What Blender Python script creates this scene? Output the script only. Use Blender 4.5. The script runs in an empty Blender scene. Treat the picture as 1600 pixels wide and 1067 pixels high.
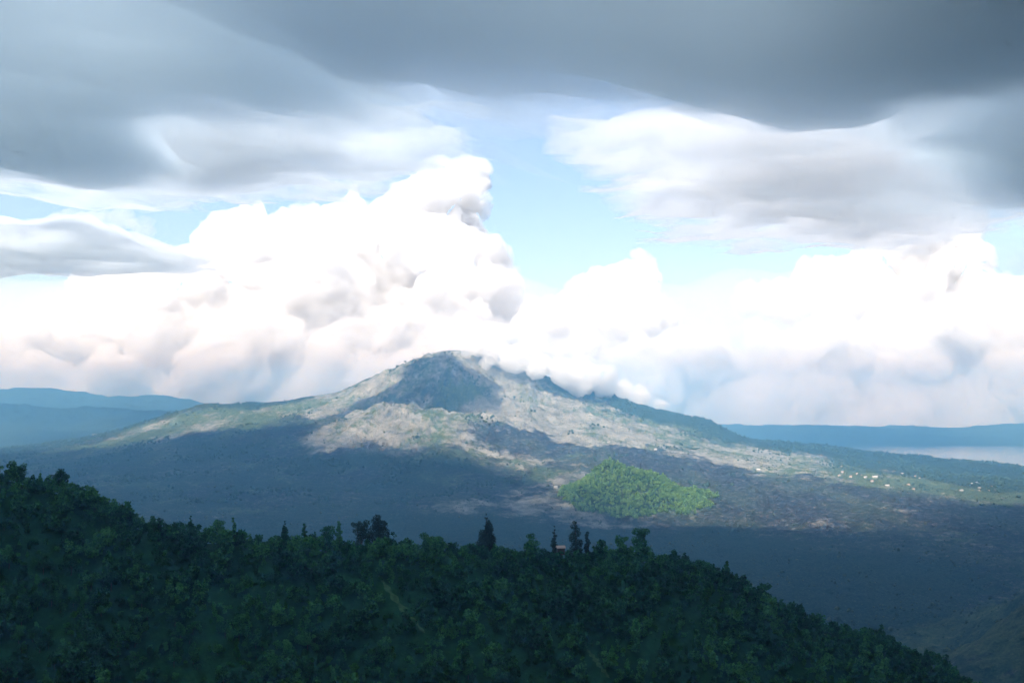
import bpy, math, random
import numpy as np
from mathutils import Vector, Matrix

random.seed(7)
RNG = np.random.default_rng(7)
sc = bpy.context.scene
COL = sc.collection

# ------------------------------------------------------------------ camera
F = 1556.0            # focal length in photo pixels (35 mm lens, 1600 px wide)
HORIZON = 626.0       # photo row of the true horizon
CAM_Z = 420.0         # metres above the lake
cam_data = bpy.data.cameras.new('camera')
cam = bpy.data.objects.new('camera', cam_data)
COL.objects.link(cam)
cam.location = (0, 0, CAM_Z)
cam.rotation_euler = (math.radians(90), 0, 0)
cam_data.sensor_width = 36.0
cam_data.lens = 36.0 * F / 1600.0
cam_data.shift_y = (HORIZON - 533.5) / 1600.0
cam_data.clip_start = 1.0
cam_data.clip_end = 200000.0
sc.camera = cam

# ------------------------------------------------------------------ sky and sun
TO_SUN = Vector((-0.28, -0.56, 0.77)).normalized()
world = bpy.data.worlds.new('World')
sc.world = world
world.use_nodes = True
wn = world.node_tree
sky = wn.nodes.new('ShaderNodeTexSky')
sky.sky_type = 'NISHITA'
sky.sun_disc = False
sky.sun_elevation = math.asin(TO_SUN.z)
sky.sun_rotation = math.atan2(TO_SUN.x, TO_SUN.y)
sky.altitude = 1000.0
sky.dust_density = 2.5
wbg = wn.nodes['Background']
wbg.inputs['Strength'].default_value = 0.13
wn.links.new(sky.outputs['Color'], wbg.inputs['Color'])

sun_data = bpy.data.lights.new('sun', 'SUN')
sun_data.energy = 5.0
sun_data.angle = math.radians(0.5)
sun_data.color = (1.0, 0.98, 0.95)
sun = bpy.data.objects.new('sun', sun_data)
COL.objects.link(sun)
sun.location = (0, 0, 5000)
sun.rotation_euler = TO_SUN.to_track_quat('Z', 'Y').to_euler()

vs = sc.view_settings
vs.view_transform = 'Standard'
vs.look = 'None'
vs.gamma = 1.0
vs.exposure = 1.05
vs.use_curve_mapping = False

cy = sc.cycles
cy.max_bounces = 8
cy.diffuse_bounces = 2
cy.glossy_bounces = 2
cy.transmission_bounces = 2
cy.volume_bounces = 6
cy.transparent_max_bounces = 64
cy.use_denoising = True
cy.use_adaptive_sampling = True
cy.adaptive_threshold = 0.04
cy.adaptive_min_samples = 24

# ------------------------------------------------------------------ helpers
def P(px, py, d):
    """world point seen at photo pixel px, py when it stands d metres ahead"""
    return np.array([(px - 800.0) / F * d, d, CAM_Z + (HORIZON - py) / F * d])

def smooth(a, b, x):
    t = np.clip((x - a) / (b - a), 0, 1)
    return t * t * (3 - 2 * t)

_perm = np.random.default_rng(11).permutation(1024).astype(np.int64)
_perm = np.concatenate([_perm, _perm])
_ang = np.random.default_rng(12).uniform(0, 2 * np.pi, 1024)
_g2 = np.stack([np.cos(_ang), np.sin(_ang)], 1)
_g3 = np.random.default_rng(13).normal(size=(1024, 3))
_g3 /= np.linalg.norm(_g3, axis=1, keepdims=True)

def noise2(x, y):
    xi = np.floor(x).astype(np.int64); yi = np.floor(y).astype(np.int64)
    xf = x - xi; yf = y - yi
    u = xf * xf * xf * (xf * (xf * 6 - 15) + 10); v = yf * yf * yf * (yf * (yf * 6 - 15) + 10)
    def g(ix, iy, dx, dy):
        h = _perm[(_perm[ix & 1023] + iy) & 1023]
        return _g2[h, 0] * dx + _g2[h, 1] * dy
    a = g(xi, yi, xf, yf); b = g(xi + 1, yi, xf - 1, yf)
    c = g(xi, yi + 1, xf, yf - 1); d = g(xi + 1, yi + 1, xf - 1, yf - 1)
    return 1.4 * ((a + (b - a) * u) * (1 - v) + (c + (d - c) * u) * v)

def fbm2(x, y, octaves=4, gain=0.5):
    s = 0; a = 1.0; f = 1.0
    for o in range(octaves):
        s = s + a * noise2(x * f + 17.3 * o, y * f - 9.1 * o); a *= gain; f *= 2.03
    return s

def ridge2(x, y, octaves=4, gain=0.5):
    s = 0; a = 1.0; f = 1.0
    for o in range(octaves):
        s = s + a * (1 - np.abs(noise2(x * f + 7.7 * o, y * f + 3.1 * o)) * 2); a *= gain; f *= 2.1
    return s

def noise3(p):
    i = np.floor(p).astype(np.int64); f = p - i
    w = f * f * f * (f * (f * 6 - 15) + 10)
    s = 0
    for dx in (0, 1):
        for dy in (0, 1):
            for dz in (0, 1):
                h = _perm[(_perm[(_perm[(i[:, 0] + dx) & 1023] + i[:, 1] + dy) & 1023] + i[:, 2] + dz) & 1023]
                g = _g3[h]
                d = g[:, 0] * (f[:, 0] - dx) + g[:, 1] * (f[:, 1] - dy) + g[:, 2] * (f[:, 2] - dz)
                s = s + d * (w[:, 0] if dx else 1 - w[:, 0]) * (w[:, 1] if dy else 1 - w[:, 1]) * (w[:, 2] if dz else 1 - w[:, 2])
    return 1.5 * s

class Rbf:
    """smooth surface through scattered points (multiquadric)"""
    def __init__(self, xy, val, c=150.0, lam=0.0):
        self.xy = np.asarray(xy, float); self.c = c / 1000.0
        self.m = np.mean(val)
        k = self.kern(self.xy)
        k += np.eye(len(self.xy)) * lam
        self.w = np.linalg.solve(k, np.asarray(val, float) - self.m)
    def kern(self, q):
        q = q / 1000.0; p = self.xy / 1000.0
        d2 = (q ** 2).sum(1)[:, None] + ((p ** 2).sum(1) + self.c ** 2)[None] - 2.0 * (q @ p.T)
        return -np.sqrt(np.maximum(d2, 1e-9))
    def __call__(self, x, y):
        q = np.stack([np.ravel(x), np.ravel(y)], 1)
        out = np.empty(len(q))
        for a in range(0, len(q), 20000):
            out[a:a + 20000] = self.kern(q[a:a + 20000]) @ self.w
        return (out + self.m).reshape(np.shape(x))

def mesh_np(name, verts, faces, mats=(), smooth_shade=False, attrs=None):
    """verts (n,3), faces (m,3) or (m,4) arrays -> mesh datablock"""
    me = bpy.data.meshes.new(name)
    verts = np.ascontiguousarray(verts, np.float32); faces = np.ascontiguousarray(faces, np.int32)
    m, k = faces.shape
    me.vertices.add(len(verts)); me.vertices.foreach_set('co', verts.ravel())
    me.loops.add(m * k); me.loops.foreach_set('vertex_index', faces.ravel())
    me.polygons.add(m)
    me.polygons.foreach_set('loop_start', np.arange(0, m * k, k, dtype=np.int32))
    me.polygons.foreach_set('loop_total', np.full(m, k, np.int32))
    me.polygons.foreach_set('use_smooth', np.full(m, smooth_shade, bool))
    for a, v in (attrs or {}).items():
        at = me.attributes.new(a, 'FLOAT', 'POINT')
        at.data.foreach_set('value', np.ascontiguousarray(v, np.float32))
    for mt in mats:
        me.materials.append(mt)
    me.update(calc_edges=True)
    return me

def add(name, me, parent=None, loc=None, **props):
    o = bpy.data.objects.new(name, me)
    COL.objects.link(o)
    if parent is not None:
        o.parent = parent
    if loc is not None:
        o.location = loc
    for k, v in props.items():
        if v:
            o[k] = v
    return o

# ------------------------------------------------------------------ materials
def new_mat(name):
    m = bpy.data.materials.new(name); m.use_nodes = True
    nt = m.node_tree
    return m, nt, nt.nodes['Principled BSDF'], nt.nodes['Material Output']

def N(nt, kind, **kw):
    n = nt.nodes.new(kind)
    for k, v in kw.items():
        setattr(n, k, v)
    return n

def ramp(nt, fac, stops):
    r = N(nt, 'ShaderNodeValToRGB')
    e = r.color_ramp.elements
    while len(e) < len(stops):
        e.new(0.5)
    for s, (pos, c) in zip(e, stops):
        s.position = pos; s.color = (*c, 1)
    nt.links.new(fac, r.inputs['Fac'])
    return r.outputs['Color']

def mixc(nt, fac, a, b):
    n = N(nt, 'ShaderNodeMix', data_type='RGBA')
    L = nt.links.new
    if hasattr(fac, 'links') or not isinstance(fac, (int, float)):
        L(fac, n.inputs[0])
    else:
        n.inputs[0].default_value = fac
    for sck, v in ((n.inputs[6], a), (n.inputs[7], b)):
        if isinstance(v, tuple):
            sck.default_value = (*v, 1)
        else:
            L(v, sck)
    return n.outputs[2]

def tex(nt, scale, detail=6, rough=0.6, kind='ShaderNodeTexNoise', stretch=None):
    g = N(nt, 'ShaderNodeNewGeometry')
    t = N(nt, kind)
    v = g.outputs['Position']
    if stretch:
        mp = N(nt, 'ShaderNodeMapping'); mp.inputs['Scale'].default_value = stretch
        nt.links.new(v, mp.inputs['Vector']); v = mp.outputs['Vector']
    nt.links.new(v, t.inputs['Vector'])
    t.inputs['Scale'].default_value = scale
    if kind == 'ShaderNodeTexNoise':
        t.inputs['Detail'].default_value = detail; t.inputs['Roughness'].default_value = rough
        return t.outputs['Fac']
    return t.outputs['Distance']

def attr(nt, name):
    a = N(nt, 'ShaderNodeAttribute'); a.attribute_name = name
    return a.outputs['Fac']

def math_n(nt, op, a, b, clamp=False):
    n = N(nt, 'ShaderNodeMath', operation=op); n.use_clamp = clamp
    for s, v in ((n.inputs[0], a), (n.inputs[1], b)):
        if isinstance(v, (int, float)):
            s.default_value = v
        else:
            nt.links.new(v, s)
    return n.outputs[0]

def land_material(name):
    """lava, ash and grass mixed by ground-cover attributes, broken up by noise"""
    m, nt, bs, out = new_mat(name)
    n_big = tex(nt, 0.012, 8, 0.68); n_mid = tex(nt, 0.040, 10, 0.80); n_fine = tex(nt, 0.16, 5, 0.7)
    n_veg = tex(nt, 0.028, 9, 0.75)
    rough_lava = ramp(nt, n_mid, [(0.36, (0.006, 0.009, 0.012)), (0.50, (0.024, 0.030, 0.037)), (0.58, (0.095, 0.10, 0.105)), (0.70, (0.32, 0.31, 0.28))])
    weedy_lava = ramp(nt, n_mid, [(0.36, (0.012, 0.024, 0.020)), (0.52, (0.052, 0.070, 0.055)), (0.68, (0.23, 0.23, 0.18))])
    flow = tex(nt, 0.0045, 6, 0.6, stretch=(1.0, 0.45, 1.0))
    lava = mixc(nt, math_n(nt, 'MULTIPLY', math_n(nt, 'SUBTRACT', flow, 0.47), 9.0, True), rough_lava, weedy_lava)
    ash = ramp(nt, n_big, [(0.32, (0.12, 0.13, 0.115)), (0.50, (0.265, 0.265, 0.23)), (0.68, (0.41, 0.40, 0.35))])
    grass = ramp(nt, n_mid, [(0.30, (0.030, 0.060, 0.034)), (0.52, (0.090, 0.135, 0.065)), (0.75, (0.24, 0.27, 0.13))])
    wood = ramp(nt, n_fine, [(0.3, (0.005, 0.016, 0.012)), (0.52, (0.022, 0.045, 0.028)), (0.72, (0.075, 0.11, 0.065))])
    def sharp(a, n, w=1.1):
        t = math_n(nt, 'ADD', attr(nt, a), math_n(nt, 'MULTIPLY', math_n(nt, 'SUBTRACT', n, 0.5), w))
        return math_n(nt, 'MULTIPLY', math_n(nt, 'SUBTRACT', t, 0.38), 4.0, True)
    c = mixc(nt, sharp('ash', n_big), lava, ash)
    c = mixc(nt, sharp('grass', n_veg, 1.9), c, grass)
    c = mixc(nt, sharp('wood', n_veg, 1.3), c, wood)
    nt.links.new(c, bs.inputs['Base Color'])
    bs.inputs['Roughness'].default_value = 0.95
    bs.inputs['Specular IOR Level'].default_value = 0.1
    b = N(nt, 'ShaderNodeBump'); b.inputs['Strength'].default_value = 1.0; b.inputs['Distance'].default_value = 22.0
    nt.links.new(tex(nt, 0.07, 7, 0.75), b.inputs['Height'])
    nt.links.new(b.outputs['Normal'], bs.inputs['Normal'])
    return m

def plain_material(name, col, var=0.35, scale=0.5, rough=0.9, spec=0.2):
    m, nt, bs, out = new_mat(name)
    lo = tuple(c * (1 - var) for c in col); hi = tuple(min(1, c * (1 + var)) for c in col)
    nt.links.new(ramp(nt, tex(nt, scale), [(0.3, lo), (0.7, hi)]), bs.inputs['Base Color'])
    bs.inputs['Roughness'].default_value = rough
    bs.inputs['Specular IOR Level'].default_value = spec
    return m

def leaf_material(name, dark, mid, light, by_attr=False, trans=0.3):
    m, nt, bs, out = new_mat(name)
    if by_attr:
        r = attr(nt, 'tint')
    else:
        r = N(nt, 'ShaderNodeObjectInfo').outputs['Random']
    leaf = attr(nt, 'leaf')
    f = math_n(nt, 'ADD', math_n(nt, 'MULTIPLY', r, 0.42), math_n(nt, 'MULTIPLY', leaf, 0.62))
    c = ramp(nt, f, [(0.1, dark), (0.5, mid), (0.9, light)])
    nt.links.new(c, bs.inputs['Base Color'])
    bs.inputs['Roughness'].default_value = 0.75
    bs.inputs['Specular IOR Level'].default_value = 0.2
    tr = N(nt, 'ShaderNodeBsdfTranslucent'); nt.links.new(c, tr.inputs['Color'])
    mx = N(nt, 'ShaderNodeMixShader'); mx.inputs[0].default_value = trans
    nt.links.new(bs.outputs[0], mx.inputs[1]); nt.links.new(tr.outputs[0], mx.inputs[2])
    nt.links.new(mx.outputs[0], out.inputs['Surface'])
    return m

def vapour_material(name, density, colour=(1, 1, 1), aniso=0.3, absorb=0.0):
    m, nt, bs, out = new_mat(name)
    nt.nodes.remove(bs)
    v = N(nt, 'ShaderNodeVolumePrincipled')
    v.inputs['Color'].default_value = (*colour, 1)
    v.inputs['Density'].default_value = density
    v.inputs['Anisotropy'].default_value = aniso
    v.inputs['Absorption Color'].default_value = (absorb, absorb, absorb, 1)
    nt.links.new(v.outputs[0], out.inputs['Volume'])
    return m

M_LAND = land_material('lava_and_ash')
M_BARK = plain_material('bark', (0.075, 0.055, 0.04), 0.4, 2.0)

# ------------------------------------------------------------------ terrain heights
C = []   # photo column, photo row, distance ahead -> terrain control point
def cp(*pts):
    for p in pts:
        C.append(P(*p))
def cz(*pts):           # world x, y, z
    for p in pts:
        C.append(np.array(p, float))
# left flank skyline of the volcano, summit, right skyline
cp((700, 551, 5600), (675, 556, 5600), (645, 568, 5600), (612, 583, 5590), (580, 597, 5570), (548, 614, 5560), (520, 624, 5560), (470, 630, 5580),
   (420, 635, 5600), (370, 633, 5650), (315, 632, 5650), (275, 642, 5650), (235, 656, 5600), (185, 674, 5550), (130, 690, 5450), (40, 704, 5250))
cp((730, 552, 5650), (765, 560, 5680), (800, 572, 5700), (840, 588, 5720), (880, 603, 5750), (925, 611, 5800), (985, 629, 5800), (1040, 645, 5800),
   (1080, 651, 5750), (1105, 657, 5720), (1130, 671, 5700), (1155, 684, 5680), (1200, 690, 5700), (1260, 694, 5750), (1310, 699, 5800),
   (1375, 710, 5900), (1420, 712, 5950), (1480, 719, 6000), (1540, 723, 6050), (1610, 731, 6100), (1700, 740, 6000))
# hidden far side
cz((-2600, 7000, 160), (-1700, 7000, 190), (-900, 7000, 170), (-300, 6700, 270), (200, 6800, 220), (700, 6800, 110), (1100, 6700, 30), (1700, 6700, -30), (2300, 6600, -40),
   (-500, 7800, 60), (400, 7800, 0), (1200, 7600, -50), (2200, 7400, -70), (3300, 7000, -70), (2600, 8400, -70), (3800, 8300, -70), (1500, 8600, -60),
   (-1500, 8000, 140), (-2600, 8000, 150))
# summit face and upper slopes
cp((700, 590, 5380), (655, 590, 5420), (740, 575, 5520), (775, 600, 5400), (690, 618, 5230), (640, 615, 5280), (600, 612, 5400), (745, 622, 5200),
   (830, 625, 5250), (890, 640, 5250), (800, 590, 5550), (850, 612, 5480), (930, 632, 5450), (1000, 652, 5400), (1080, 670, 5350), (1130, 690, 5200))
# front crater hump with its lit left ridge
cp((470, 694, 4420), (510, 682, 4480), (545, 666, 4560), (575, 648, 4640), (600, 635, 4720), (625, 631, 4760), (660, 636, 4780), (700, 642, 4800),
   (610, 655, 4600), (650, 660, 4560), (700, 668, 4600), (760, 672, 4620), (620, 690, 4380), (670, 695, 4330), (560, 690, 4400))
cz(tuple(P(615, 650, 5020)), tuple(P(560, 652, 4960)), tuple(P(700, 648, 5030)), tuple(P(500, 665, 4900)), tuple(P(430, 684, 4600)))
# dark knoll in front of the crater hump, then the aprons
cp((705, 692, 4290), (735, 703, 4260), (660, 702, 4250), (780, 716, 4200), (640, 720, 4080), (700, 722, 4050), (600, 722, 4100), (560, 722, 4080),
   (850, 745, 3880), (900, 742, 3900), (760, 745, 3820), (660, 758, 3700), (560, 756, 3720), (620, 780, 3450), (520, 790, 3330), (700, 790, 3330), (790, 785, 3400), (880, 790, 3380))
cp((800, 690, 4560), (850, 700, 4520), (900, 690, 4640), (860, 665, 4900), (960, 700, 4560), (950, 672, 4900), (1050, 700, 4650), (1000, 725, 4200),
   (1100, 735, 4150), (1200, 725, 4500), (1250, 750, 4000), (1350, 745, 4300), (1450, 765, 4000), (1550, 770, 4050), (1650, 790, 3900),
   (1150, 710, 4850), (1250, 712, 5000), (1350, 720, 5100), (1450, 735, 5000), (1550, 745, 5000),
   (1150, 790, 3450), (1050, 770, 3600), (1250, 800, 3300), (1400, 800, 3350), (1550, 830, 3050), (1300, 840, 2950), (1100, 840, 2980), (900, 830, 3080), (1000, 815, 3250))
# left flank below the skyline
cp((450, 648, 5250), (380, 655, 5200), (320, 665, 5150), (250, 680, 5050), (150, 705, 4800), (450, 672, 4820), (350, 688, 4700), (250, 705, 4550),
   (420, 705, 4350), (320, 722, 4200), (200, 735, 4050), (80, 735, 4100), (-60, 730, 4300), (480, 728, 4050), (400, 745, 3850), (280, 760, 3650), (150, 770, 3550),
   (420, 785, 3380), (300, 800, 3180), (150, 810, 3080), (0, 790, 3250), (550, 820, 3060), (350, 830, 2900), (-150, 760, 3600))
# valley floor
for x in (-1500, -900, -300, 300, 800):
    cz((x, 2400, 8), (x, 1700, 4), (x, 1100, 6))
cz((1300, 2400, 4), (1150, 1900, 6), (1200, 1600, 10), (-2600, 2600, 60), (-2600, 1500, 80), (-2000, 3400, 110))
cp((1545, 985, 1500), (1600, 945, 1480), (1700, 890, 1450), (1650, 905, 1700), (1800, 860, 1700))     # dark spur entering at the right edge
cz((2600, 2600, 20), (2400, 3600, 20), (3200, 4600, 10), (3300, 5600, -10), (4600, 6500, -60), (4800, 4200, 60), (4200, 2200, 160))
# outer caldera wall: two ridges on the left, low wall past the lake
cp((-200, 622, 8600), (-60, 628, 8500), (30, 632, 8500), (90, 638, 8500), (150, 641, 8500), (215, 642, 8500), (280, 648, 8450), (360, 655, 8400),
   (-200, 700, 6800), (0, 698, 6900), (110, 690, 7000), (200, 680, 7200), (0, 665, 7700), (150, 668, 7700))
cp((-300, 600, 11200), (-100, 601, 11200), (0, 606, 11200), (60, 610, 11200), (130, 617, 11200), (200, 620, 11200), (270, 621, 11200), (320, 632, 11200), (420, 640, 11200), (600, 640, 11200), (800, 642, 11200))
cz((-6000, 9700, 260), (-4800, 9700, 230), (-3300, 9700, 220), (-1500, 9700, 140), (200, 9700, 60), (-6000, 12600, 300), (-3000, 12600, 250), (0, 12600, 100), (3000, 12600, 60), (6000, 12600, 60))
cp((1180, 672, 10200), (1250, 667, 10200), (1300, 668, 10200), (1360, 676, 10200), (1420, 672, 10200), (1500, 681, 10200), (1560, 680, 10200), (1610, 672, 10200), (1700, 662, 10200), (1900, 650, 10200), (1050, 676, 10300))
cz((1500, 9350, 5), (2600, 9250, -15), (3500, 9200, -15), (4400, 9150, -15), (5600, 9100, -10))
cz((-9000, 1000, 200), (-9000, 6000, 250), (-9500, 12600, 300), (9000, 12600, 100), (9500, 9000, 60), (8500, 5000, 100), (8000, 1500, 250), (-5500, 3500, 170), (-5200, 6200, 150), (6500, 7500, -60))
C = np.array(C)
BASE = Rbf(C[:, :2], C[:, 2], c=110.0)
SUMMIT = P(712, 551, 5640)
HILL_PEAK = P(948, 748, 3470)

def hill_bump(x, y):
    """the small wooded cinder cone on the lava plain: steep left, long tail to the right"""
    dx = x - HILL_PEAK[0]; dy = y - HILL_PEAK[1]
    wx = np.where(dx < 0, 175.0, 400.0)
    r = np.sqrt((dx / wx) ** 2 + (dy / 205.0) ** 2)
    r = r * (1 + 0.20 * fbm2(x / 110.0, y / 110.0, 3))
    prof = np.clip(1 - r, 0, 1) ** 1.3
    tail = 0.26 * np.exp(-((dx - 290) / 110.0) ** 2 - (dy / 150.0) ** 2)
    return 140.0 * np.maximum(prof, 0) + 140.0 * 0.12 * tail

def ground(x, y, fine=True):
    x = np.asarray(x, float); y = np.asarray(y, float)
    h = BASE(x, y)
    if fine:
        dx = x - SUMMIT[0]; dy = y - SUMMIT[1]
        r = np.sqrt(dx * dx + dy * dy); a = np.arctan2(dy, dx)
        cone = smooth(2300, 500, r) * smooth(40, 200, r)
        h = h + cone * ((ridge2(a * 6.0 + 0.0006 * r + 4, r / 900.0, 3) - 0.9) * 20.0 + (ridge2(a * 21.0 + 0.9 * fbm2(x / 300, y / 300, 2), r / 600.0 + 2, 3, 0.6) - 0.9) * 10.0)
        h = h + fbm2(x / 420.0, y / 420.0, 3) * 9.0 * smooth(900, 2500, y)
        lava = smooth(9000, 6500, y)
        h = h + lava * ((ridge2(x / 95.0, y / 120.0, 4, 0.55) - 0.8) * 6.0 + (ridge2(x / 31.0 + 5, y / 40.0, 2, 0.6) - 0.8) * 2.4)
        far = smooth(6800, 8200, y)
        h = h + far * (fbm2(x / 700.0, y / 700.0, 5, 0.55) * 42.0 + (ridge2(x / 520.0, y / 520.0, 3) - 0.8) * 18.0) * smooth(-20, 120, h)
    return h + hill_bump(x, y)

def hit(px, py, d0=1000.0, d1=12000.0):
    """world point of the bare terrain under a photo pixel"""
    d = np.linspace(d0, d1, 2200)
    x = (px - 800.0) / F * d; z = CAM_Z + (HORIZON - py) / F * d
    g = ground(x, d, False)
    k = np.argmax(g >= z)
    if not g[k] >= z[k]:
        return None
    return np.array([x[k], d[k], g[k]])

# ------------------------------------------------------------------ ground cover
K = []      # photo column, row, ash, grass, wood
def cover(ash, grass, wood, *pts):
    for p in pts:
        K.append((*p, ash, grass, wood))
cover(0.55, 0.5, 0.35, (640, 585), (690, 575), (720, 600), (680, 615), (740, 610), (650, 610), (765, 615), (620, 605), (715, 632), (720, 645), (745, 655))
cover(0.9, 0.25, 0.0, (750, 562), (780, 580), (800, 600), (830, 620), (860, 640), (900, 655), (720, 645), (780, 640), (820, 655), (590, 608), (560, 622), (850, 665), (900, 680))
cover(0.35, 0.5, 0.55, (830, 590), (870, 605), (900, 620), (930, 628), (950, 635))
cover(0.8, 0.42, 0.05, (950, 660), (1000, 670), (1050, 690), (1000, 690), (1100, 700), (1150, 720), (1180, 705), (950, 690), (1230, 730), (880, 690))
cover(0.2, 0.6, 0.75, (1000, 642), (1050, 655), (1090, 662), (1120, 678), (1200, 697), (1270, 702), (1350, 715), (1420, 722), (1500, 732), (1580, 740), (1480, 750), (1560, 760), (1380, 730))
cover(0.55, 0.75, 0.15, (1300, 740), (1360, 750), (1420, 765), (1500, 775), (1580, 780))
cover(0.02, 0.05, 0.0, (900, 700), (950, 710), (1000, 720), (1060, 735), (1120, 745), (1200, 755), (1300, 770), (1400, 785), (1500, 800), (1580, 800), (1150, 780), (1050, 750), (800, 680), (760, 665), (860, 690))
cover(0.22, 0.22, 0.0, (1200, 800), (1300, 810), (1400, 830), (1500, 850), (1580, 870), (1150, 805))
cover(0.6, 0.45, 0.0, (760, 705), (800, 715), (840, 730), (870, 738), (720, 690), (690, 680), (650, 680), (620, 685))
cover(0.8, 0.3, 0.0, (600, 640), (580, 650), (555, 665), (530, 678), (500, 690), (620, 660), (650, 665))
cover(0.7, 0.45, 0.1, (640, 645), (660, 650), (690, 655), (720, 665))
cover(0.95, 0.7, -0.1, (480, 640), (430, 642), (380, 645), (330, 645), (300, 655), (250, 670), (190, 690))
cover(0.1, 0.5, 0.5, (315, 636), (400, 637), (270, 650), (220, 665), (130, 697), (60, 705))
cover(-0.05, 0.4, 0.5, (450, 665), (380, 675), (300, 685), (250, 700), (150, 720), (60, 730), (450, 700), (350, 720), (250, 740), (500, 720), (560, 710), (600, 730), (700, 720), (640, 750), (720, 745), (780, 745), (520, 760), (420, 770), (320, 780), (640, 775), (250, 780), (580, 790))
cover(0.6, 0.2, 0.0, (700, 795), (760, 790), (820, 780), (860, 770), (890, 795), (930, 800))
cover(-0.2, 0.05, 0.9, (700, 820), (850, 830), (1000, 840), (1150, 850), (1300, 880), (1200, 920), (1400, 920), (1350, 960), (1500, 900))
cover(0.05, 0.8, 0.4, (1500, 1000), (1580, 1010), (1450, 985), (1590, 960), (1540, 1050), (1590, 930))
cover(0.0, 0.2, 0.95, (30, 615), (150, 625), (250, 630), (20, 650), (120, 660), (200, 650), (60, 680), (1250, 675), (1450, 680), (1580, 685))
kp = []
for k in K:
    q = hit(k[0], k[1])
    if q is not None:
        kp.append((q[0], q[1], k[2], k[3], k[4]))
kp += [(0, 1200, 0.0, .4, .3), (-1500, 1500, 0, .4, .5), (-4000, 4000, .1, .5, .6), (5000, 5000, .1, .5, .6), (0, 9000, 0, .3, .9), (-6000, 9000, 0, .3, .9), (6000, 11000, 0, .3, .9), (0, 12500, 0, .3, .9)]
kp = np.array(kp)
R_ASH, R_GRASS, R_WOOD = (Rbf(kp[:, :2], kp[:, i], c=60.0, lam=0.02) for i in (2, 3, 4))

# ------------------------------------------------------------------ terrain sheets
us = np.concatenate([np.linspace(-1.5, -0.57, 40)[:-1], np.linspace(-0.57, 0.57, 800), np.linspace(0.57, 1.5, 40)[1:]])
ds = np.concatenate([np.geomspace(850, 1500, 40)[:-1], np.geomspace(1500, 6300, 400)[:-1], np.geomspace(6300, 12700, 110)])
U, D = np.meshgrid(us, ds)
X = U * D
Y = D
Z = ground(X, Y)
nr, nc = Z.shape
tv = np.stack([X.ravel(), Y.ravel(), Z.ravel()], 1)
idx = np.arange(nr * nc).reshape(nr, nc)
tf = np.stack([idx[:-1, :-1], idx[:-1, 1:], idx[1:, 1:], idx[1:, :-1]], -1).reshape(-1, 4)
cn = [0.30 * fbm2(X / 240 + 31 * i, Y / 300, 5, 0.6) for i in range(3)]
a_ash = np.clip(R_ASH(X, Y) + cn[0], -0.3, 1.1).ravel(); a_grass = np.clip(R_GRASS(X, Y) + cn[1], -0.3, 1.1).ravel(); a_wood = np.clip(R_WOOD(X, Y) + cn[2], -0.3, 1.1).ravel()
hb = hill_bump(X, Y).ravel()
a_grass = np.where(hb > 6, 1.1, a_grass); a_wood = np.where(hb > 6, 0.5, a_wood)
fc = tv[tf].mean(1)
face_hill = hb[tf].mean(1) > 3.0
face_far = (fc[:, 1] > 7050) | ((fc[:, 0] < -2300) & (fc[:, 1] > 6100))
rr = np.hypot((fc[:, 0] - SUMMIT[0]) / 1.25, fc[:, 1] - SUMMIT[1])
face_cone = ~face_far & ~face_hill & (fc[:, 2] > 100 + 18 * fbm2(fc[:, 0] / 300, fc[:, 1] / 300, 3)) & (fc[:, 1] > 3300) & (rr < 2900)
face_plain = ~(face_hill | face_far | face_cone)

def sheet(name, sel):
    f = tf[sel]
    used, inv = np.unique(f, return_inverse=True)
    f2 = inv.reshape(-1, 4)
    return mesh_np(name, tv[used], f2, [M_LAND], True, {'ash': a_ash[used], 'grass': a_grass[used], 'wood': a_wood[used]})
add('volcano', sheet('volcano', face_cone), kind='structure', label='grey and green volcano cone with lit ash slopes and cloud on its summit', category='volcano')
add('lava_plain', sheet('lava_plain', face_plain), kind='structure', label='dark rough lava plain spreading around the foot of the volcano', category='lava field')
add('cinder_cone_hill', sheet('cinder_cone_hill', face_hill), kind='structure', label='small steep hill covered in bright green trees on the lava plain', category='hill')
add('caldera_wall_hills', sheet('caldera_wall_hills', face_far), kind='structure', label='hazy blue mountain ridges far behind the volcano and the lake', category='hills')

# ------------------------------------------------------------------ lake
m, nt, bs, out = new_mat('lake_water')
bs.inputs['Base Color'].default_value = (0.03, 0.06, 0.075, 1)
bs.inputs['Roughness'].default_value = 0.12
b = N(nt, 'ShaderNodeBump'); b.inputs['Strength'].default_value = 0.35; b.inputs['Distance'].default_value = 0.6
nt.links.new(tex(nt, 0.05, 4, 0.6, stretch=(1, 0.5, 1)), b.inputs['Height'])
nt.links.new(b.outputs['Normal'], bs.inputs['Normal'])
lv = np.array([(600, 6000, 0), (7800, 5600, 0), (8200, 9600, 0), (600, 9600, 0)], float)
add('lake', mesh_np('lake', lv, np.array([[0, 1, 2, 3]]), [m]), kind='structure', label='pale still lake beyond the plain under the far hills', category='lake')

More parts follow.
